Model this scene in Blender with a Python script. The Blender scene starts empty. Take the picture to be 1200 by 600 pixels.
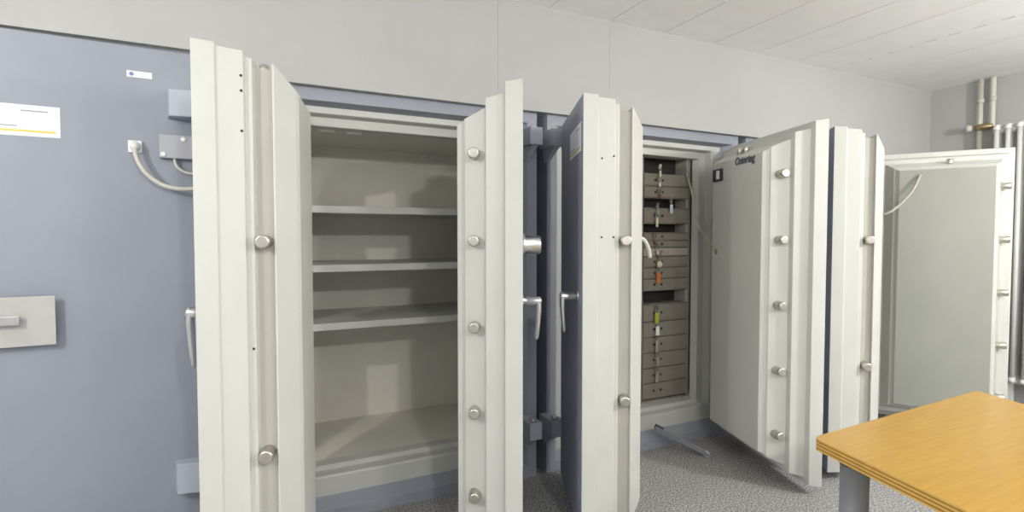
import bpy, bmesh, math, random
from mathutils import Vector, Matrix
random.seed(4)
S = bpy.context.scene
COL = S.collection
PI = math.pi
FRONT = 2.49            # y of the safe fronts; x runs along the wall, y into the wall, z up

# ------------------------------------------------------------------ materials
def mat(name, col, rough=0.5, metal=0.0, var=0.05, vscale=6.0, bump=0.0, bscale=200.0, spec=0.5, stops=None, emit=None):
    m = bpy.data.materials.new(name); m.use_nodes = True
    nt = m.node_tree; n = nt.nodes; l = nt.links
    b = n['Principled BSDF']
    b.inputs['Roughness'].default_value = rough
    b.inputs['Metallic'].default_value = metal
    b.inputs['Specular IOR Level'].default_value = spec
    tc = n.new('ShaderNodeTexCoord')
    no = n.new('ShaderNodeTexNoise'); no.inputs['Scale'].default_value = vscale; no.inputs['Detail'].default_value = 6
    l.new(tc.outputs['Object'], no.inputs['Vector'])
    cr = n.new('ShaderNodeValToRGB')
    if stops is None:
        stops = [(0.3, [c*(1-var) for c in col]), (0.7, [min(1, c*(1+var)) for c in col])]
    el = cr.color_ramp.elements
    while len(el) < len(stops): el.new(0.5)
    for e, (p, c) in zip(el, stops):
        e.position = p; e.color = (*c, 1)
    l.new(no.outputs['Fac'], cr.inputs['Fac'])
    l.new(cr.outputs['Color'], b.inputs['Base Color'])
    if bump:
        n2 = n.new('ShaderNodeTexNoise'); n2.inputs['Scale'].default_value = bscale; n2.inputs['Detail'].default_value = 3
        l.new(tc.outputs['Object'], n2.inputs['Vector'])
        bp = n.new('ShaderNodeBump'); bp.inputs['Strength'].default_value = bump; bp.inputs['Distance'].default_value = 0.002
        l.new(n2.outputs['Fac'], bp.inputs['Height']); l.new(bp.outputs['Normal'], b.inputs['Normal'])
    return m

M = {}
M['wall'] = mat('wall_paint', (0.46, 0.46, 0.447), 0.9, var=0.03, vscale=2, bump=0.25, bscale=160)
M['ceil'] = mat('ceiling_board', (0.92, 0.92, 0.91), 0.9, var=0.02, bump=0.3, bscale=300)
M['void'] = mat('dark_void', (0.05, 0.05, 0.05), 0.9)
M['white'] = mat('cream_enamel', (0.555, 0.56, 0.52), 0.45, var=0.03, vscale=4, bump=0.08, bscale=260)
M['beige'] = mat('beige_enamel', (0.74, 0.715, 0.635), 0.55, var=0.04, vscale=4, bump=0.08, bscale=260)
M['blue'] = mat('blue_grey_enamel', (0.29, 0.31, 0.36), 0.5, var=0.05, vscale=3, bump=0.06, bscale=260)
M['bluel'] = mat('light_blue_grey_enamel', (0.42, 0.45, 0.51), 0.5, var=0.05, vscale=3)
M['chrome'] = mat('satin_chrome', (0.72, 0.71, 0.68), 0.28, 1.0, var=0.05, vscale=30)
M['brass'] = mat('dull_nickel', (0.62, 0.59, 0.52), 0.32, 1.0, var=0.08, vscale=40)
M['steel'] = mat('brushed_steel_plate', (0.52, 0.51, 0.48), 0.5, 0.35, var=0.05, vscale=12)
M['panel'] = mat('grey_green_panel', (0.29, 0.30, 0.262), 0.55, var=0.04, vscale=4)  # darker grey-green than the rest of the door
M['chan'] = mat('taupe_channel', (0.44, 0.43, 0.38), 0.6, var=0.05, vscale=4)
M['paper'] = mat('label_paper', (0.80, 0.82, 0.86), 0.6, var=0.01)
M['yellow'] = mat('yellow_print', (0.75, 0.62, 0.14), 0.6, var=0.02)
M['ink'] = mat('dark_ink', (0.10, 0.11, 0.14), 0.6)
M['purple'] = mat('violet_ink', (0.22, 0.20, 0.45), 0.6)
M['black'] = mat('black_plastic', (0.025, 0.025, 0.025), 0.45)
M['greybox'] = mat('grey_plastic', (0.42, 0.43, 0.455), 0.5, var=0.03)
M['cable'] = mat('cream_cable', (0.62, 0.60, 0.52), 0.5, var=0.03)
M['cabled'] = mat('beige_cable', (0.42, 0.40, 0.33), 0.5, var=0.03)
M['plug'] = mat('white_plastic', (0.85, 0.85, 0.83), 0.35, var=0.02)
M['locker'] = mat('taupe_locker_paint', (0.25, 0.225, 0.185), 0.5, var=0.08, vscale=8)
M['lockerl'] = mat('pale_locker_paint', (0.38, 0.345, 0.30), 0.5, var=0.06, vscale=8)
M['lockerd'] = mat('slot_shade', (0.03, 0.028, 0.025), 0.7)  # shade inside the open compartments, put into the colour
M['leg'] = mat('grey_leg_paint', (0.20, 0.21, 0.23), 0.45, var=0.06, vscale=20)
M['rad'] = mat('radiator_enamel', (0.80, 0.80, 0.77), 0.4, var=0.02)
M['pipe'] = mat('pipe_paint', (0.64, 0.62, 0.53), 0.45, var=0.03)
M['valve'] = mat('old_brass', (0.42, 0.33, 0.17), 0.4, 0.8, var=0.15, vscale=30)
M['orange'] = mat('orange_plastic', (0.75, 0.19, 0.05), 0.4)
M['green'] = mat('lime_plastic', (0.42, 0.50, 0.06), 0.4)
M['cream'] = mat('cream_plastic', (0.72, 0.67, 0.50), 0.4)
M['clear'] = mat('pale_blue_plastic', (0.62, 0.70, 0.80), 0.25)
M['red'] = mat('dark_red_plastic', (0.30, 0.09, 0.06), 0.4)
M['grey'] = mat('grey_tag', (0.40, 0.39, 0.36), 0.4)

def carpet():
    m = mat('speckled_carpet', (0.2, 0.2, 0.2), 0.95, vscale=130, bump=0.3, bscale=350, spec=0.1,
            stops=[(0.30, (0.10, 0.096, 0.093)), (0.5, (0.29, 0.283, 0.28)), (0.66, (0.66, 0.65, 0.65))])
    return m
M['carpet'] = carpet()
def wood():
    m = bpy.data.materials.new('honey_beech'); m.use_nodes = True
    nt = m.node_tree; n = nt.nodes; l = nt.links; b = n['Principled BSDF']
    b.inputs['Roughness'].default_value = 0.27
    tc = n.new('ShaderNodeTexCoord'); mp = n.new('ShaderNodeMapping')
    mp.inputs['Scale'].default_value = (3, 45, 45)
    l.new(tc.outputs['Object'], mp.inputs['Vector'])
    no = n.new('ShaderNodeTexNoise'); no.inputs['Scale'].default_value = 2.5; no.inputs['Detail'].default_value = 8
    l.new(mp.outputs['Vector'], no.inputs['Vector'])
    cr = n.new('ShaderNodeValToRGB'); e = cr.color_ramp.elements
    e[0].position = 0.3; e[0].color = (0.40, 0.215, 0.026, 1); e[1].position = 0.75; e[1].color = (0.47, 0.275, 0.038, 1)
    l.new(no.outputs['Fac'], cr.inputs['Fac']); l.new(cr.outputs['Color'], b.inputs['Base Color'])
    return m
M['wood'] = wood()
M['ply1'] = mat('ply_light', (0.66, 0.42, 0.10), 0.45, var=0.08, vscale=40)
M['ply2'] = mat('ply_dark', (0.34, 0.17, 0.03), 0.5, var=0.1, vscale=40)

# ------------------------------------------------------------------ mesh helpers
def box(bm, x0, x1, y0, y1, z0, z1, mi=0, bev=0.0):
    vs = [bm.verts.new(p) for p in ((x0,y0,z0),(x1,y0,z0),(x1,y1,z0),(x0,y1,z0),(x0,y0,z1),(x1,y0,z1),(x1,y1,z1),(x0,y1,z1))]
    fs = []
    for q in ((0,3,2,1),(4,5,6,7),(0,1,5,4),(1,2,6,5),(2,3,7,6),(3,0,4,7)):
        f = bm.faces.new([vs[i] for i in q]); f.material_index = mi; fs.append(f)
    if bev:
        es = list({e for f in fs for e in f.edges})
        r = bmesh.ops.bevel(bm, geom=es, offset=bev, segments=2, affect='EDGES', profile=0.7)
        for f in r['faces']: f.material_index = mi
    return vs

def lathe(bm, p0, axis, prof, seg=24, mi=0):
    """revolve prof [(t, r)] about the line p0 + t*axis"""
    ax = Vector(axis).normalized(); p0 = Vector(p0)
    q = ax.to_track_quat('Z', 'Y'); ux = q @ Vector((1,0,0)); uy = q @ Vector((0,1,0))
    rings = []
    for t, r in prof:
        rings.append([bm.verts.new(p0 + ax*t + (ux*math.cos(2*PI*k/seg) + uy*math.sin(2*PI*k/seg))*r) for k in range(seg)])
    for a, b in zip(rings, rings[1:]):
        for k in range(seg):
            f = bm.faces.new((a[k], a[(k+1) % seg], b[(k+1) % seg], b[k])); f.smooth = True; f.material_index = mi
    f = bm.faces.new(rings[0][::-1]); f.material_index = mi
    f = bm.faces.new(rings[-1]); f.material_index = mi

def tube(bm, pts, r, seg=10, mi=0, smooth_n=6):
    """tube through points (Catmull-Rom smoothed); r a number or a list"""
    P = [Vector(p) for p in pts]
    Q = []; RR = []
    rl = r if isinstance(r, list) else [r]*len(P)
    for i in range(len(P)-1):
        a = P[i-1] if i else P[i]*2-P[i+1]; b = P[i]; c = P[i+1]; d = P[i+2] if i+2 < len(P) else P[i+1]*2-P[i]
        for k in range(smooth_n):
            t = k/smooth_n
            Q.append(0.5*((2*b)+(c-a)*t+(2*a-5*b+4*c-d)*t*t+(3*b-a-3*c+d)*t**3)); RR.append(rl[i]*(1-t)+rl[i+1]*t)
    Q.append(P[-1]); RR.append(rl[-1])
    rings = []; up = None
    for i, p in enumerate(Q):
        tan = (Q[min(i+1, len(Q)-1)] - Q[max(i-1, 0)]).normalized()
        if up is None:
            up = Vector((0,0,1)) if abs(tan.z) < 0.9 else Vector((1,0,0))
        u = (up - tan*up.dot(tan)).normalized(); v = tan.cross(u); up = u
        rings.append([bm.verts.new(p + (u*math.cos(2*PI*k/seg)+v*math.sin(2*PI*k/seg))*RR[i]) for k in range(seg)])
    for a, b in zip(rings, rings[1:]):
        for k in range(seg):
            f = bm.faces.new((a[k], a[(k+1) % seg], b[(k+1) % seg], b[k])); f.smooth = True; f.material_index = mi
    bm.faces.new(rings[0][::-1]).material_index = mi; bm.faces.new(rings[-1]).material_index = mi

def prism(bm, pts, z0, z1, mi=0):
    lo = [bm.verts.new((x, y, z0)) for x, y in pts]; hi = [bm.verts.new((x, y, z1)) for x, y in pts]
    n = len(pts); fs = [bm.faces.new(lo[::-1]), bm.faces.new(hi)]
    for i in range(n): fs.append(bm.faces.new((lo[i], lo[(i+1) % n], hi[(i+1) % n], hi[i])))
    for f in fs: f.material_index = mi
    return fs

def obj(name, bm, mats, parent=None, bevel=0.0, loc=None, rotz=0.0, label=None):
    me = bpy.data.meshes.new(name)
    bmesh.ops.recalc_face_normals(bm, faces=bm.faces[:])
    bm.to_mesh(me); bm.free()
    for m in (mats if isinstance(mats, (list, tuple)) else [mats]): me.materials.append(M[m])
    o = bpy.data.objects.new(name, me); COL.objects.link(o)
    if parent: o.parent = parent
    if loc: o.location = loc
    o.rotation_euler.z = rotz
    if bevel:
        md = o.modifiers.new('bevel', 'BEVEL'); md.width = bevel; md.segments = 2; md.limit_method = 'ANGLE'; md.angle_limit = math.radians(35)
    if label: o['label'] = label
    return o

def thing(name, label, cat, loc=(0,0,0), rotz=0.0, group=None):
    o = bpy.data.objects.new(name, None); COL.objects.link(o)
    o.empty_display_size = 0.1
    o.location = loc; o.rotation_euler.z = rotz; o['label'] = label; o['category'] = cat
    if group: o['group'] = group
    return o
def tag(o, label, cat, group=None):
    o['label'] = label; o['category'] = cat
    if group: o['group'] = group
    return o
def struct(name, bm, mats):
    o = obj(name, bm, mats); o['kind'] = 'structure'; return o
B = bmesh.new

# ------------------------------------------------------------------ setting
CEIL = 2.51; XR = 5.06
bm = B(); box(bm, -2.2, XR+0.15, -2.5, 3.4, -0.1, 0.0); struct('floor', bm, 'carpet')
# wall above the safes: boards with fine seams, lower edge stepped up over the leftmost safe; plus the niche back
bm = B(); WY = 2.452
seams = [-2.2, -0.085, 1.112, 1.80, XR+0.15]
for a, b_ in zip(seams, seams[1:]):
    z0 = 2.041 if b_ < 0 else 1.961
    box(bm, a+(0.0006 if a > 0 else 0), b_-(0.0006 if b_ > 0 else 0), WY, WY+0.03, z0, CEIL+0.08)
    if a > 0: box(bm, a-.01, a+.01, WY+.0015, WY+.029, z0+.001, CEIL+0.07)
box(bm, -2.2, XR+0.15, 3.3, 3.4, -0.05, CEIL+0.08)
box(bm, 4.38, XR+0.15, WY, WY+0.12, 0.0, 1.961)
struct('wall_back', bm, 'wall')
bm = B(); box(bm, XR, XR+0.15, -2.5, WY, -0.05, CEIL+0.08); struct('wall_right', bm, 'wall')
# ceiling: long boards running into the room, one slotted joint
bm = B(); w = 0.392; x = 3.762-15*w
while x < XR+0.1:
    g0 = 0.0075 if abs(x-3.762) < 0.01 else 0.003
    g1 = 0.0075 if abs(x+w-3.762) < 0.01 else 0.003
    box(bm, x+g0, x+w-g1, -2.5, WY, CEIL, CEIL+0.02, 0); x += w
y = WY-0.02
k = 0
while y > -2.5:
    ln = 0.10 if y > 2.0 else 0.055
    box(bm, 3.7545, 3.7695, y-ln, y, CEIL+0.001, CEIL+0.02, 0); y -= 0.125
box(bm, -2.2, XR+0.15, -2.5, WY, CEIL+0.05, CEIL+0.07, 1)
struct('ceiling', bm, ['ceil', 'void'])

# ------------------------------------------------------------------ safes
ZT, ZB = 1.88, 0.045
# door profiles: rings (v from outer face inwards, inset on the sides, inset top/bottom)
PR = [(0,0,0),(.066,.009,.009),(.068,.041,.041),(.073,.042,.042),(.140,.057,.057),(.142,.087,.087),(.147,.088,.088),(.225,.121,.121),(.227,.128,.124),(.238,.138,.134),(.256,.146,.142)]
PL = [(0,0,0),(.062,.005,.005),(.064,.012,.012),(.068,.013,.013),(.136,.020,.020),(.138,.033,.033),(.142,.034,.034),(.157,.037,.037),(.159,.058,.055),(.208,.064,.060),(.211,.044,.044),(.217,.046,.046),(.270,.108,.105),(.278,.122,.115)]

def ring_mesh(prof, w, side, zt=ZT, zb=ZB):
    bm = B(); sg = 1 if side == 'L' else -1; rings = []
    for v, e, ez in prof:
        rings.append([bm.verts.new((sg*v, u, z)) for u, z in ((e, zb+ez), (w-e, zb+ez), (w-e, zt-ez), (e, zt-ez))])
    f = bm.faces.new(rings[0]); f.material_index = 1
    for i, (a, b_) in enumerate(zip(rings, rings[1:])):
        for k in range(4):
            f = bm.faces.new((a[k], a[(k+1) % 4], b_[(k+1) % 4], b_[k]))
            if side == 'L' and i in (8, 9): f.material_index = 2      # the channel is coloured darker
    bm.faces.new(rings[-1]).material_index = 3
    return bm

def lever(parent, side, u, z, neck=0.062, ln=0.155):
    """lever handle on the outer face (v<0 side), hanging down"""
    s = -1 if side == 'L' else 1
    bm = B()
    lathe(bm, (0, u, z), (s, 0, 0), [(0,.026),(.006,.026),(.008,.022)], 24)
    lathe(bm, (0, u, z), (s,0,0), [(.004,.0175),(neck-.004,.0175),(neck,.0165),(neck+.004,.012)], 20)
    # tapering blade hanging from the neck
    rr = []
    for t, wd_, th_, dx in ((.018,.013,.008,0),(.0,.0175,.011,0),(-.03,.0165,.012,.001),(-ln*.55,.0135,.0105,-.002),(-ln*.93,.0115,.009,-.007),(-ln,.007,.005,-.008)):
        cx_ = s*(neck-.008+dx)
        rr.append([bm.verts.new((cx_+th_*math.cos(a_), u+wd_*math.sin(a_), z+t)) for a_ in [2*PI*k_/12 for k_ in range(12)]])
    for a_, b_ in zip(rr, rr[1:]):
        for k_ in range(12):
            f = bm.faces.new((a_[k_], a_[(k_+1) % 12], b_[(k_+1) % 12], b_[k_])); f.smooth = True
    bm.faces.new(rr[0]); bm.faces.new(rr[-1][::-1])
    return obj('lever_handle', bm, 'chrome', parent, label='silver lever handle hanging down')

def bolts(parent, side, zs, v, e, ln):
    s = 1 if side == 'L' else -1
    for z in zs:
        bm = B(); r = .0215
        lathe(bm, (s*v, e+.012, z), (0,-1,0), [(0,r),(.012+ln-.004,r),(.012+ln-.001,r-.002),(.012+ln,r-.005)], 24)
        obj('bolt', bm, 'brass', parent, label='round metal locking bolt')

def vbolts(parent, side, v, us, ez, zt=ZT, zb=ZB):
    s = 1 if side == 'L' else -1
    for u in us:
        bm = B(); lathe(bm, (s*v, u, zt-ez-.02), (0,0,1), [(0,.016),(.045,.016),(.05,.012)], 20)
        obj('top_bolt', bm, 'brass', parent)

def hinge(root, rl, x, z, lower, y0=2.375):
    """hinge knuckle bracket on the safe's frame: x world centre, body block, pin and tapered gusset"""
    bm = B(); y1 = FRONT+.012
    box(bm, x-.036, x+.036, y0, y1, z-.045, z+.045, 0, .004)
    lathe(bm, (x, y0+.035, z+.045), (0,0,1), [(0,.018),(.010,.018),(.014,.012)], 20, 1)
    # gusset
    sgn = -1
    pts = [(x-.020, y0+.02, z-.045), (x+.020, y0+.02, z-.045), (x+.020, y1, z-.045), (x-.020, y1, z-.045)]
    lo = [(x-.008, y1-.03, z-.115), (x+.008, y1-.03, z-.115), (x+.008, y1, z-.115), (x-.008, y1, z-.115)]
    va = [bm.verts.new(p) for p in pts]; vb = [bm.verts.new(p) for p in lo]
    bm.faces.new(va[::-1]); bm.faces.new(vb)
    for k in range(4): bm.faces.new((va[k], va[(k+1) % 4], vb[(k+1) % 4], vb[k]))
    for v in bm.verts: v.co -= rl
    return obj('hinge', bm, ['bluel', 'chrome'], root)

def body_mesh(x0, x1, top=2.0, depth=.78):
    """outer steel carcass with stepped rebate around the opening; local x from 0"""
    bm = B(); W = x1-x0
    # rings: (y, side inset, bottom inset, top inset, material of the band leading to it)
    rg = [(depth,0,0,0,1),(0,0,0,0,1),(0,.055,.055,.095,1),(.062,.098,.095,.107,1),(.064,.165,.180,.133,0),(.068,.170,.187,.137,0),(.118,.175,.192,.142,0),(.122,.222,.215,.183,0),(.17,.235,.220,.187,0),
          (.172,.085,.220,.175,0),(depth-.05,.085,.220,.175,2)]
    rings = []
    for y, s, b_, t, mi in rg:
        rings.append([bm.verts.new((x, y, z)) for x, z in ((s, b_), (W-s, b_), (W-s, top-t), (s, top-t))])
    for i, (a, c) in enumerate(zip(rings, rings[1:])):
        for k in range(4):
            f = bm.faces.new((a[k], a[(k+1) % 4], c[(k+1) % 4], c[k])); f.material_index = rg[i+1][4]
    f = bm.faces.new(rings[-1]); f.material_index = 2
    f = bm.faces.new(rings[0]); f.material_index = 1
    return bm

def door(root, rl, name, side, x, y, phi, w, prof, mats=('white', 'blue', 'chan', 'white'), label=None):
    o = obj('door', ring_mesh(prof, w, side), list(mats), root, .0025, Vector((x, y, 0))-rl, -math.radians(phi), label)
    return o

def plate_quad(bm, s, off, u0, u1, z0, z1, th=.0012, mi=0):
    """thin plate on a door's outer face (local), standing off by off"""
    a, b_ = sorted((s*off, s*(off+th)))
    box(bm, a, b_, u0, u1, z0, z1, mi)

BZ = [1.619, 1.286, .953, .620, .290]

# --- safe A: open, empty shelves
xa0, xa1 = -0.15, 1.357
rl = Vector((xa0, FRONT, 0))
SA = thing('safe', 'open double-door steel safe with empty cream shelves, left of the gap between the doors', 'safe', rl, group=None)
obj('body', body_mesh(xa0, xa1), ['white', 'blue', 'beige'], SA, .002)
for i, zt in enumerate((1.452, 1.166, .882)):
    bm = B(); W = xa1-xa0
    box(bm, .09, W-.09, .185, .72, zt-.031, zt, 0, .003)
    box(bm, .09, W-.09, .185, .20, zt-.034, zt-.030, 0)
    obj('shelf', bm, 'white', SA)
for dx in (.47, .60):
    bm = B(); box(bm, dx-.035, dx+.035, .24, .27, 1.817, 1.826, 0, .002); obj('white_top_plate', bm, 'plug', SA)  # small white plates under the inner top of the safe
AL = door(SA, rl, 'door', 'L', -0.165, 1.80, 12.0, .535, PL, label='cream left door with stepped edge, swung out past square')
bolts(AL, 'L', (BZ[1], BZ[3]), .183, .058, .052)
vbolts(AL, 'L', .16, (.2,), .037)
lever(AL, 'L', .09, 1.065, .05, .17)
bm = B()
for v, e, z in ((.130,.0195,1.785),(.130,.0195,1.74),(.130,.0195,1.62),(.149,.036,.955)):
    bm = B(); lathe(bm, (v, e+.003, z), (0,-1,0), [(0,.0042),(.0042,.0042),(.0046,.003)], 12)
    obj('screw_hole', bm, 'black', AL)
AR = door(SA, rl, 'door', 'R', .884, 1.728, 25.6, .78, PR, label='cream right door with five bolts on its edge')
bolts(AR, 'R', BZ, .186, .105, .05)
vbolts(AR, 'R', .19, (.25,), .10)
lever(AR, 'R', .16, 1.045, .075)
bm = B(); lathe(bm, (0, .16, 1.27), (1,0,0), [(0,.045),(.012,.045),(.014,.036),(.070,.036),(.076,.030)], 28)
obj('lock_knob', bm, 'chrome', AR, label='round chrome lock knob')
for z in (1.818, .29): hinge(SA, rl, 1.293, z, z < 1); hinge(SA, rl, -.075, z, z < 1, 2.30)
bm = B(); tube(bm, [(.135,2.24,1.74),(.155,2.30,1.72),(.185,2.42,1.63),(.205,2.50,1.52),(.222,2.57,1.45),(.215,2.62,1.40)], .0065, 10)
for v in bm.verts: v.co -= rl
obj('alarm_cable', bm, 'cable', SA)

# --- safe B: open, key lockers inside
xb0, xb1 = 1.42, 2.865
rl = Vector((xb0, FRONT, 0))
SB = thing('safe', 'open double-door steel safe holding the taupe key locker and hanging keys', 'safe', rl)
obj('body', body_mesh(xb0, xb1), ['white', 'blue', 'beige'], SB, .002)
BL = door(SB, rl, 'door', 'L', 1.188, 1.792, 23.5, .64, PL, label='left door with blue-grey outer face and yellow-striped label')
bolts(BL, 'L', (BZ[1], BZ[3]), .183, .058, .052)
vbolts(BL, 'L', .16, (.2,), .037)
lever(BL, 'L', .10, 1.05, .075)
def paper_label(parent, s, u0, u1, z0, z1, flip):
    bm = B(); plate_quad(bm, s, 0.0002, u0, u1, z0, z1, .0012, 0)
    W_ = u1-u0; H = z1-z0
    def strip(a, b_, c, d, mi):
        ua, ub = (u0+a*W_, u0+b_*W_) if not flip else (u1-b_*W_, u1-a*W_)
        plate_quad(bm, s, .0013, ua, ub, z0+c*H, z0+d*H, .0004, mi)
    strip(.03,.96,.10,.19,1)
    x_ = .60
    for k in range(12):                      # fine unreadable print at the top right and above the stripe
        strip(x_, x_+.019, .82, .845, 2); x_ += .025
    x_ = .05
    for k in range(17):
        strip(x_, x_+.019, .27, .293, 2); x_ += .025
    return obj('paper_label', bm, ['paper', 'yellow', 'ink'], parent, label='white paper label with a yellow stripe')
paper_label(BL, -1, .045, .335, 1.655, 1.775, True)
for z in (1.818, .29): hinge(SB, rl, 1.415, z, z < 1, 2.36); hinge(SB, rl, xb1-.06, z, z < 1)
bm = B()
for v, e, z in ((.08,.0145,1.62),(.08,.0145,1.30),(.13,.0195,1.63),(.13,.0195,1.30)):
    bm = B(); lathe(bm, (v, e+.001, z), (0,-1,0), [(0,.004),(.0045,.004),(.005,.003)], 12)
    obj('screw_hole', bm, 'black', BL)
bm = B(); tube(bm, [(.26,.16,1.30),(.30,.17,1.29),(.325,.18,1.25),(.335,.19,1.21)], .008, 10); obj('door_cable', bm, 'cable', BL)

BR = door(SB, rl, 'door', 'R', 2.53, 1.657, 18.0, .78, PR, label='right door turned to show its cream inner side with five bolts')
bolts(BR, 'R', BZ, .186, .105, .05)
vbolts(BR, 'R', .19, (.40,.46), .10)
# inner cover details (local x = -v)
def inner_plate(parent, u0, u1, z0, z1, mname, name, th=.004, mats=None, v=.256, bev=.001):
    bm = B(); box(bm, -v-th, -v, u0, u1, z0, z1, 0, bev); return obj(name, bm, mats or mname, parent)
lk = inner_plate(BR, 0.52, .615, 1.63, 1.70, 'black', 'lock_box', .012)
bm = B(); box(bm, -.256-.016, -.256-.012, .540, .570, 1.640, 1.690, 0, .001); obj('lock_sticker', bm, 'paper', lk)
bm = B(); lathe(bm, (-.256, .585, 1.215), (-1,0,0), [(0,.017),(.004,.017),(.006,.010)], 20); obj('keyhole_cover', bm, 'valve', BR)
# maker's nameplate letters
cu = bpy.data.curves.new('lettering', 'FONT'); cu.body = 'Ostertag'; cu.size = .052; cu.extrude = .002; cu.offset = .0012; cu.shear = .15
tmp = bpy.data.objects.new('tmp', cu); COL.objects.link(tmp)
dg = bpy.context.evaluated_depsgraph_get(); me = bpy.data.meshes.new_from_object(tmp.evaluated_get(dg)); bpy.data.objects.remove(tmp)
xs = [v.co.x for v in me.vertices]; wx = max(xs)-min(xs); mx = min(xs)
for v in me.vertices:
    x_, y_, z_ = v.co
    v.co = (-.2575-z_, .39-(x_-mx)/wx*.185, 1.700+y_*1.1)     # text reads with u decreasing (free edge on the right)
me.materials.clear(); me.materials.append(M['ink'])
o = bpy.data.objects.new('nameplate', me); COL.objects.link(o); o.parent = BR; o['label'] = 'dark raised maker lettering'
bm = B(); tube(bm, [(2.583,2.66,1.72),(2.58,2.61,1.60),(2.56,2.54,1.42),(2.535,2.47,1.335),(2.515,2.40,1.36),(2.49,2.31,1.50),(2.465,2.245,1.62),(2.455,2.215,1.70)], .006, 10)
tube(bm, [(2.56,2.54,1.36),(2.535,2.47,1.33),(2.52,2.40,1.27),(2.51,2.345,1.24)], .005, 10)
for v in bm.verts: v.co -= rl
obj('alarm_cable', bm, 'cabled', SB)

# --- safe C: beyond, doors swung out in front of the radiator
xc0, xc1 = 2.935, 4.36
rl = Vector((xc0, FRONT, 0))
SC = thing('safe', 'open double-door steel safe at the far right, next to the white column radiator', 'safe', rl)
obj('body', body_mesh(xc0, xc1), ['white', 'blue', 'beige'], SC, .002)
CL = door(SC, rl, 'door', 'L', 2.722, 1.755, 40.0, .56, PL, label='left door seen edge-on with a dark outer face')
bolts(CL, 'L', (BZ[1], BZ[3]), .183, .058, .052)
vbolts(CL, 'L', .16, (.2,), .037)
CR = door(SC, rl, 'door', 'R', 4.40, 1.66, -36.0, .78, PR, ('white', 'blue', 'chan', 'panel'), label='right door showing its darker grey-green inner panel')
bolts(CR, 'R', BZ, .186, .105, .05)
bm = B(); lathe(bm, (-.19, .36, ZT-.125), (0,0,1), [(0,.018),(.045,.018),(.05,.014)], 20); obj('top_bolt', bm, 'brass', CR)
bm = B(); tube(bm, [(-.256,.52,1.70),(-.275,.53,1.69),(-.31,.57,1.60),(-.34,.64,1.51),(-.36,.72,1.45),(-.25,.84,1.43),(-.02,.90,1.46),(.2,.93,1.5)], .008, 10); obj('alarm_cable', bm, 'cabled', CR)
for z in (1.818, .29): hinge(SC, rl, xc0+.06, z, z < 1, 2.2)

# --- safe Z: closed blue-grey safe at the left edge
xz0, xz1 = -1.62, -0.175
rl = Vector((xz0, FRONT, 0))
SZ = thing('safe', 'closed blue-grey steel safe at the far left with a steel handle plate', 'safe', rl)
obj('body', body_mesh(xz0, xz1, top=2.04), ['white', 'blue', 'beige'], SZ, .002)
hx, hy, ang = -0.20, 2.462, math.radians(2.2)
zr = Matrix.Rotation(ang, 3, 'Z')
def zface(x, y=0.0):   # local: x negative towards free edge, y<0 out of the face
    return Vector((x, y))
bm = B(); WZ = .80
rings = []
for y_, e in ((0,.004),(.004,0),(.05,0),(.055,.05),(.15,.07)):
    rings.append([bm.verts.new((x_, y_, z_)) for x_, z_ in ((-WZ+e, .06+e), (-e, .06+e), (-e, 2.028-e), (-WZ+e, 2.028-e))])
for i, (a, c) in enumerate(zip(rings, rings[1:])):
    for k in range(4):
        f = bm.faces.new((a[k], a[(k+1) % 4], c[(k+1) % 4], c[k])); f.material_index = 0 if i < 1 else 1
bm.faces.new(rings[0]).material_index = 0; bm.faces.new(rings[-1]).material_index = 1
ZD = obj('door', bm, ['blue', 'white'], SZ, .0015, Vector((hx, hy, 0))-rl, ang, label='blue-grey right door, shut but for a finger-wide gap')
bm = B()
rings = []
for y_, e in ((0,.004),(.004,0),(.05,0)):
    rings.append([bm.verts.new((x_, y_, z_)) for x_, z_ in ((xz0+.02+e, .06+e), (-1.0-e, .06+e), (-1.0-e, 2.028-e), (xz0+.02+e, 2.028-e))])
for a, c in zip(rings, rings[1:]):
    for k in range(4): bm.faces.new((a[k], a[(k+1) % 4], c[(k+1) % 4], c[k]))
bm.faces.new(rings[0]); bm.faces.new(rings[-1])
for v in bm.verts: v.co += Vector((0, hy-.022, 0))-rl
obj('door', bm, 'blue', SZ, .0015)
# on the door: x_local = x_world - hx
def lx(x): return x-hx
bm = B(); box(bm, lx(-.94), lx(-.655), -.034, -.030, .915, 1.090, 0, .0015)
box(bm, lx(-.90), lx(-.70), -.031, .001, .94, 1.065, 0)
HP = obj('handle_plate', bm, 'steel', ZD, label='brushed steel handle plate')
bm = B(); box(bm, lx(-.88), lx(-.748), -.060, -.048, .995, 1.026, 0, .002); box(bm, lx(-.87), lx(-.84), -.049, -.033, 1.0, 1.02); box(bm, lx(-.79), lx(-.765), -.049, -.033, 1.0, 1.02)
obj('bar_handle', bm, 'chrome', HP)
# paper label (x to the right here)
bm = B(); x0_, x1_, z0_, z1_ = lx(-.90), lx(-.632), 1.658, 1.768
box(bm, x0_, x1_, -.0016, 0, z0_, z1_, 0)
Wl = x1_-x0_; Hl = z1_-z0_
def st(a, b_, c, d, mi): box(bm, x0_+a*Wl, x0_+b_*Wl, -.0021, -.0015, z0_+c*Hl, z0_+d*Hl, mi)
st(.03,.95,.13,.20,1)
x_ = .60
for k in range(13): st(x_, x_+.017, .80, .828, 2); x_ += .0215
x_ = .06
for k in range(23): st(x_, x_+.017, .30, .325, 2); x_ += .0215
obj('paper_label', bm, ['paper', 'yellow', 'ink'], ZD, label='large white paper label with a yellow stripe')
bm = B(); box(bm, lx(-.432), lx(-.352), -.0016, 0, 1.909, 1.933, 0, .0004)
lathe(bm, (lx(-.417), -.0014, 1.921), (0,-1,0), [(0,.0075),(.0006,.0075)], 18, 1)
obj('sticker', bm, ['paper', 'purple'], ZD, label='small white sticker with a violet dot')
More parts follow.
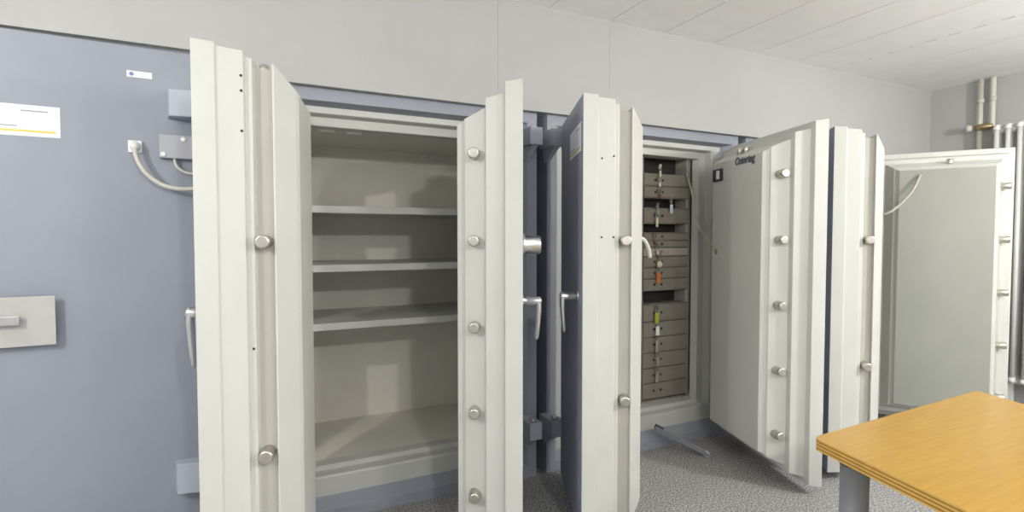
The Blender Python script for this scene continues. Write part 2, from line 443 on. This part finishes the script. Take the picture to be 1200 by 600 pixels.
# hinge covers
for z0_, z1_ in ((1.765, 1.868), (.288, .408)):
    bm = B(); prism(bm, [(lx(-.305), 0), (lx(-.205), 0), (lx(-.205), -.075), (lx(-.296), -.055)], z0_, z1_)
    obj('hinge_block', bm, 'bluel', ZD, .003)
# alarm box
bm = B(); box(bm, lx(-.332), lx(-.205), -.032, 0, 1.607, 1.697, 0, .004)
AB = obj('alarm_box', bm, 'greybox', ZD, label='grey junction box with two screw caps')
for x_, z_ in ((-.318, 1.620), (-.252, 1.682)):
    bm = B(); lathe(bm, (lx(x_), -.031, z_), (0,-1,0), [(0,.0095),(.003,.0095),(.005,.006)], 18); obj('screw_cap', bm, 'plug', AB)
bm = B(); tube(bm, [(lx(-.283), -.018, 1.61), (lx(-.281), -.018, 1.59), (lx(-.268), -.02, 1.568), (lx(-.235), -.022, 1.552), (lx(-.19), -.025, 1.555)], .0055, 10)
obj('box_cable', bm, 'cable', AB)
# plug and cable
bm = B(); box(bm, lx(-.432), lx(-.388), -.014, 0, 1.622, 1.668, 0, .003); PS = obj('socket', bm, 'plug', ZD, label='white socket')
bm = B(); lathe(bm, (lx(-.408), -.012, 1.648), (0,-1,-.25), [(0,.017),(.018,.017),(.030,.010),(.034,.006)], 20); obj('plug', bm, 'plug', PS)
bm = B(); tube(bm, [(lx(-.408), -.036, 1.640), (lx(-.402), -.046, 1.60), (lx(-.375), -.05, 1.545), (lx(-.325), -.052, 1.502), (lx(-.265), -.054, 1.487), (lx(-.19), -.056, 1.492)], .0085, 12)
obj('plug_cable', bm, 'cable', PS)

# ------------------------------------------------------------------ key locker in safe B
LY = 2.668; lx0, lx1 = 1.64, 2.626
rl = Vector((lx0, LY, .222))
KL = thing('key_locker', 'taupe steel key locker of narrow compartments standing inside the open safe', 'locker', rl)
def zz(y): return 1.3-(y-278)*3.45/617
rows = [(184,205,'o'),(205,219,'c'),(219,232.5,'c'),(232.5,244.5,'o'),(244.5,262,'c'),(262,273,'o'),(273,281.5,'c'),(281.5,290,'c'),(290,300,'p'),(300,313,'c'),(313,326,'c'),(326,340,'c'),(340,356,'o'),(356,376,'c'),(376,394,'c'),(394,412,'c'),(412,430,'c'),(430,448,'c'),(448,466.5,'c')]
ztop = zz(184)+.012
bm = B()
cols = [(1.66,1.93),(1.945,2.215),(2.23,2.606)]
box(bm, lx0, lx1, LY+.38, LY+.40, .222, ztop)
for a in (lx0, 1.93, 2.215, 2.606):
    b_ = {lx0:1.66, 1.93:1.945, 2.215:2.23, 2.606:lx1}[a]
    box(bm, a, b_, LY, LY+.38, .222, ztop)
box(bm, lx0, lx1, LY, LY+.38, zz(184), ztop)
for r in rows:
    z1_ = zz(r[1]); box(bm, lx0+.001, lx1-.001, LY+.002, LY+.38, z1_-.002, z1_+.003)
for v in bm.verts: v.co -= rl
obj('carcass', bm, 'locker', KL)
bm = B(); box(bm, lx0+.002, lx1-.002, LY+.10, LY+.379, .225, ztop-.002)  # near-black block standing in for the shade in the open slots
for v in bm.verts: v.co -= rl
obj('slot_shade_block', bm, 'lockerd', KL)
for ci, (ca, cb) in enumerate(cols):
    for ri, (ya, yb, kd) in enumerate(rows):
        z1_, z0_ = zz(ya)-.004, zz(yb)+.004
        if kd == 'o':
            if ci < 2: continue
            bm = B(); box(bm, cb-.020, cb-.002, LY-.004, LY+.16, z0_, z1_, 0, .001)
            for v in bm.verts: v.co -= rl
            obj('open_door', bm, 'lockerl', KL, label='pale edge of an open compartment')
        else:
            bm = B(); box(bm, ca+.002, cb-.002, LY-.006, LY+.006, z0_, z1_, 0, .0015)
            for v in bm.verts: v.co -= rl
            d = obj('compartment_door', bm, 'lockerl' if kd == 'p' else 'locker', KL)
            for x_ in (ca+.09, ca+.15):
                bm = B(); lathe(bm, (x_, LY-.006, (z0_+z1_)/2), (0,-1,0), [(0,.008),(.003,.008),(.005,.005)], 14)
                for v in bm.verts: v.co -= rl
                obj('lock', bm, 'valve' if kd == 'p' else 'black', d)

# keys with tags hanging from the locks
def key(px, y, tagmat, label, ln, wd, shape='flat'):
    """y: pixel row of the lock; hangs below"""
    x_ = 2.32+(px-768)*.0066; z_ = zz(y)
    k = thing('key', label, 'key', (x_, LY-.012, z_), group='keys hanging in the locker doors')
    bm = B(); lathe(bm, (0,.004,0), (0,-1,0), [(0,.004),(.022,.004),(.024,.010),(.027,.010)], 14)
    box(bm, -.011, .011, -.019, -.016, -.022, .002, 0, .002)
    obj('blade', bm, 'chrome', k)
    bm = B(); tube(bm, [(.0,-.018,-.016),(.008,-.020,-.026),(.0,-.021,-.036),(-.008,-.020,-.026),(.0,-.018,-.016)], .0014, 6); obj('ring', bm, 'chrome', k)
    bm = B()
    if shape == 'round': lathe(bm, (0,-.016,-.036-wd/2), (0,-1,0), [(0,wd/2),(.006,wd/2),(.008,wd/2-.003)], 20)
    else:
        box(bm, -wd/2, wd/2, -.024, -.017, -.036-ln, -.034, 0, .002)
    obj('tag', bm, tagmat, k)
key(770.5, 196, 'cream', 'small cream key tag hanging lowest in the top dark compartment', .035, .014)
key(770, 209, 'cream', 'short cream tag just under the top dark compartment', .026, .016)
key(771, 222, 'red', 'dark red key tag above the second dark slot', .02, .018)
key(785, 234, 'clear', 'pale blue see-through tag hanging right of the other keys', .055, .022)
key(767, 250, 'cream', 'cream tag across the third dark slot', .055, .016)
key(765, 275, 'red', 'dark red tag just under the third dark slot', .018, .016)
key(771, 299, 'cream', 'round cream key fob below the pale compartment door', .03, .042, 'round')
key(769.5, 313, 'orange', 'bright orange key tag', .062, .027)
key(768, 359, 'green', 'lime green key tag', .066, .030)
key(769, 375, 'plug', 'white key tag directly below the lime green one', .056, .027)
key(768, 394, 'grey', 'narrow grey tag below the white tag', .06, .014)
key(768, 240, 'grey', 'grey key tag dangling in the second dark slot', .03, .014)
key(768, 287, 'cream', 'small pale tag across the pale compartment door', .026, .013)
key(769, 412, 'grey', 'second narrow grey tag below the white tag', .045, .012)
key(768.5, 430, 'grey', 'lowest grey key tag in the locker', .055, .014)

# ------------------------------------------------------------------ bar leaning on the sill
p0 = Vector((2.395, 2.262, .016)); p1 = Vector((2.160, 2.455, .160))
d = (p1-p0); L = d.length
bm = B()
box(bm, -.016, .016, -.004, .004, 0, L, 0, .001); box(bm, -.018, -.011, -.016, .005, .0, L, 1); box(bm, .011, .018, -.016, .005, .0, L, 1)
q = d.to_track_quat('Z', 'Y'); 
bar = obj('metal_bar', bm, ['steel', 'leg']); bar.rotation_mode = 'QUATERNION'; bar.rotation_quaternion = q; bar.location = p0
tag(bar, 'narrow metal channel bar leaning from the carpet onto the safe sill', 'bar')
bm = B(); box(bm, -.0175, .0175, -.018, .006, -.002, .02, 0, .002); obj('end_cap', bm, 'plug', bar, label='pale end cap')
bm = B(); box(bm, -.0175, .0175, -.018, .006, L-.05, L+.002, 0, .002); obj('grip', bm, 'black', bar, label='black end')

# ------------------------------------------------------------------ table
P = [(1.397,.942),(2.362,.972),(1.80,-.62),(1.02,-.62)]
def rounded(pts, r, n=6):
    out = []
    for i, p in enumerate(pts):
        a = Vector(pts[i-1]); b_ = Vector(p); c = Vector(pts[(i+1) % len(pts)])
        d1 = (a-b_).normalized(); d2 = (c-b_).normalized()
        for k in range(n+1):
            t = k/n; q0 = b_+d1*r*(1-t); q1 = b_+d2*r*t
            out.append(tuple(q0*(1-t)+q1*t))
    return out
T = thing('table', 'honey-coloured beech plywood table with grey round legs at the right', 'table', (1.6,.3,0))
rl = Vector((1.6,.3,0))
bm = B()
pr = rounded(P, .022)
def lay(z0, z1, mi, inset=0):
    c = Vector((1.65,.2)); fs = prism(bm, [tuple(Vector(p)+(c-Vector(p)).normalized()*inset) for p in pr], z0, z1, mi); return fs
zt = .74; n = 7; th = .033/n
for k in range(n):
    fs = lay(zt-th*(k+1), zt-th*k, 1 if k % 2 == 0 else 2, 0.0 if k % 2 == 0 else .0006)
    if k == 0: fs[1].material_index = 0
for v in bm.verts: v.co -= rl
obj('tabletop', bm, ['wood', 'ply1', 'ply2'], T)
for i, (x_, y_) in enumerate([(1.455,.862),(2.20,.86),(1.72,-.50),(1.12,-.50)]):
    bm = B(); lathe(bm, (x_, y_, 0), (0,0,1), [(0,.034),(.012,.034),(.014,.0345),(.690,.0345)], 32)
    for v in bm.verts: v.co -= rl
    lg = obj('leg', bm, 'leg', T)
    bm = B(); lathe(bm, (x_, y_, .684), (0,0,1), [(0,.038),(.014,.042),(.0235,.05)], 32)
    for v in bm.verts: v.co -= rl
    obj('collar', bm, 'black', lg)

# ------------------------------------------------------------------ radiator and pipes
rl = Vector((4.965, 1.5, 0))
R = thing('radiator', 'tall white column radiator on the right wall behind the far safe door', 'radiator', rl)
for i in range(15):
    y_ = 1.96-i*.066
    bm = B()
    for dx in (-.045, .0, .045):
        x_ = 4.975+dx
        lathe(bm, (x_, y_, .24), (0,0,1), [(0,.015),(1.86,.015)], 14)
    for z_ in (.25, 2.09):
        tube(bm, [(4.925,y_,z_-.0),(4.93,y_,z_+.018),(4.975,y_,z_+.026),(5.02,y_,z_+.018),(5.025,y_,z_)], .020, 12)
        lathe(bm, (4.975, y_-.033, z_), (0,1,0), [(0,.022),(.066,.022)], 14)
    for v in bm.verts: v.co -= rl
    obj('column', bm, 'rad', R)
bm = B(); tube(bm, [(4.975,1.93,.25),(4.975,1.972,.25),(4.975,1.982,.22),(4.975,1.982,.10),(4.975,1.982,.003)], .014, 12); lathe(bm, (4.975,1.96,.25),(0,1,0),[(0,.024),(.03,.024)],14)
for v in bm.verts: v.co -= rl
obj('return_pipe', bm, 'pipe', R)
bm = B()
for y_ in (1.15, 1.85):
    box(bm, 4.955, 5.0, y_-.012, y_+.012, .0, .235, 0)
for v in bm.verts: v.co -= rl
obj('foot', bm, 'rad', R)
rl = Vector((5.02, 2.06, 2.1))
HPp = thing('heating_pipe', 'pair of cream vertical heating pipes coming down from the ceiling in the corner', 'pipe', rl)
for y_, z0_ in ((2.098, 1.55), (2.022, 2.145)):
    bm = B()
    if z0_ > 2: tube(bm, [(5.015,y_,CEIL),(5.015,y_,2.3),(5.015,y_,2.19),(5.015,y_,2.15),(5.015,y_,2.135)], .0165, 14)
    else: lathe(bm, (5.015,y_,z0_), (0,0,1), [(0,.0165),(CEIL-z0_,.0165)], 14)
    for v in bm.verts: v.co -= rl
    p_ = obj('pipe', bm, 'pipe', HPp)
    bm = B(); lathe(bm, (5.015,y_,2.33), (0,0,1), [(0,.0215),(.03,.0215)], 16)
    for v in bm.verts: v.co -= rl
    obj('coupling', bm, 'pipe', p_)
bm = B(); lathe(bm, (5.0,2.12,2.14), (0,-1,0), [(0,.020),(.04,.026),(.085,.026),(.09,.018),(.107,.018)], 18)
for v in bm.verts: v.co -= rl
V_ = obj('valve', bm, 'valve', HPp, label='brass valve')
bm = B(); lathe(bm, (4.985,2.135,2.14), (-.3,.6,0), [(0,.022),(.028,.028),(.034,.022)], 18)
for v in bm.verts: v.co -= rl
obj('valve_knob', bm, 'pipe', V_)

# ------------------------------------------------------------------ light
def area(name, loc, size, power, rot=(0,0,0), col=(1,1,1), sy=None):
    l = bpy.data.lights.new(name, 'AREA'); l.energy = power; l.size = size; l.color = col
    if sy: l.shape = 'RECTANGLE'; l.size_y = sy
    o = bpy.data.objects.new(name, l); COL.objects.link(o); o.location = loc; o.rotation_euler = rot; return o
def lamp(loc, power, r=.10, col=(1,.985,.95)):
    l = bpy.data.lights.new('unseen_lamp', 'POINT'); l.energy = power; l.shadow_soft_size = r; l.color = col  # lamp out of view, set below the ceiling to brighten it
    o = bpy.data.objects.new('unseen_lamp', l); COL.objects.link(o); o.location = loc
lamp((.35,-1.3,2.2), 85, .06)
lamp((1.75,-1.3,2.2), 55, .06)
lamp((3.6,-.35,2.05), 150, .06)
lamp((-1.72,.52,2.15), 90, .03)
wd = bpy.data.worlds.new('room_light'); S.world = wd; wd.use_nodes = True
bg = wd.node_tree.nodes['Background']; bg.inputs['Color'].default_value = (.95,.97,1,1); bg.inputs['Strength'].default_value = .72

# ------------------------------------------------------------------ camera
cam = bpy.data.cameras.new('camera'); co = bpy.data.objects.new('camera', cam); COL.objects.link(co)
cam.sensor_width = 36; cam.lens = 617/1200*36; cam.clip_start = .02
co.location = (0,0,1.3); co.rotation_euler = (math.radians(90-2.04), 0, math.radians(-25.9))
S.camera = co
S.view_settings.view_transform = 'Standard'; S.view_settings.look = 'None'
S.view_settings.gamma = 1; S.view_settings.use_curve_mapping = False
S.view_settings.exposure = -0.06
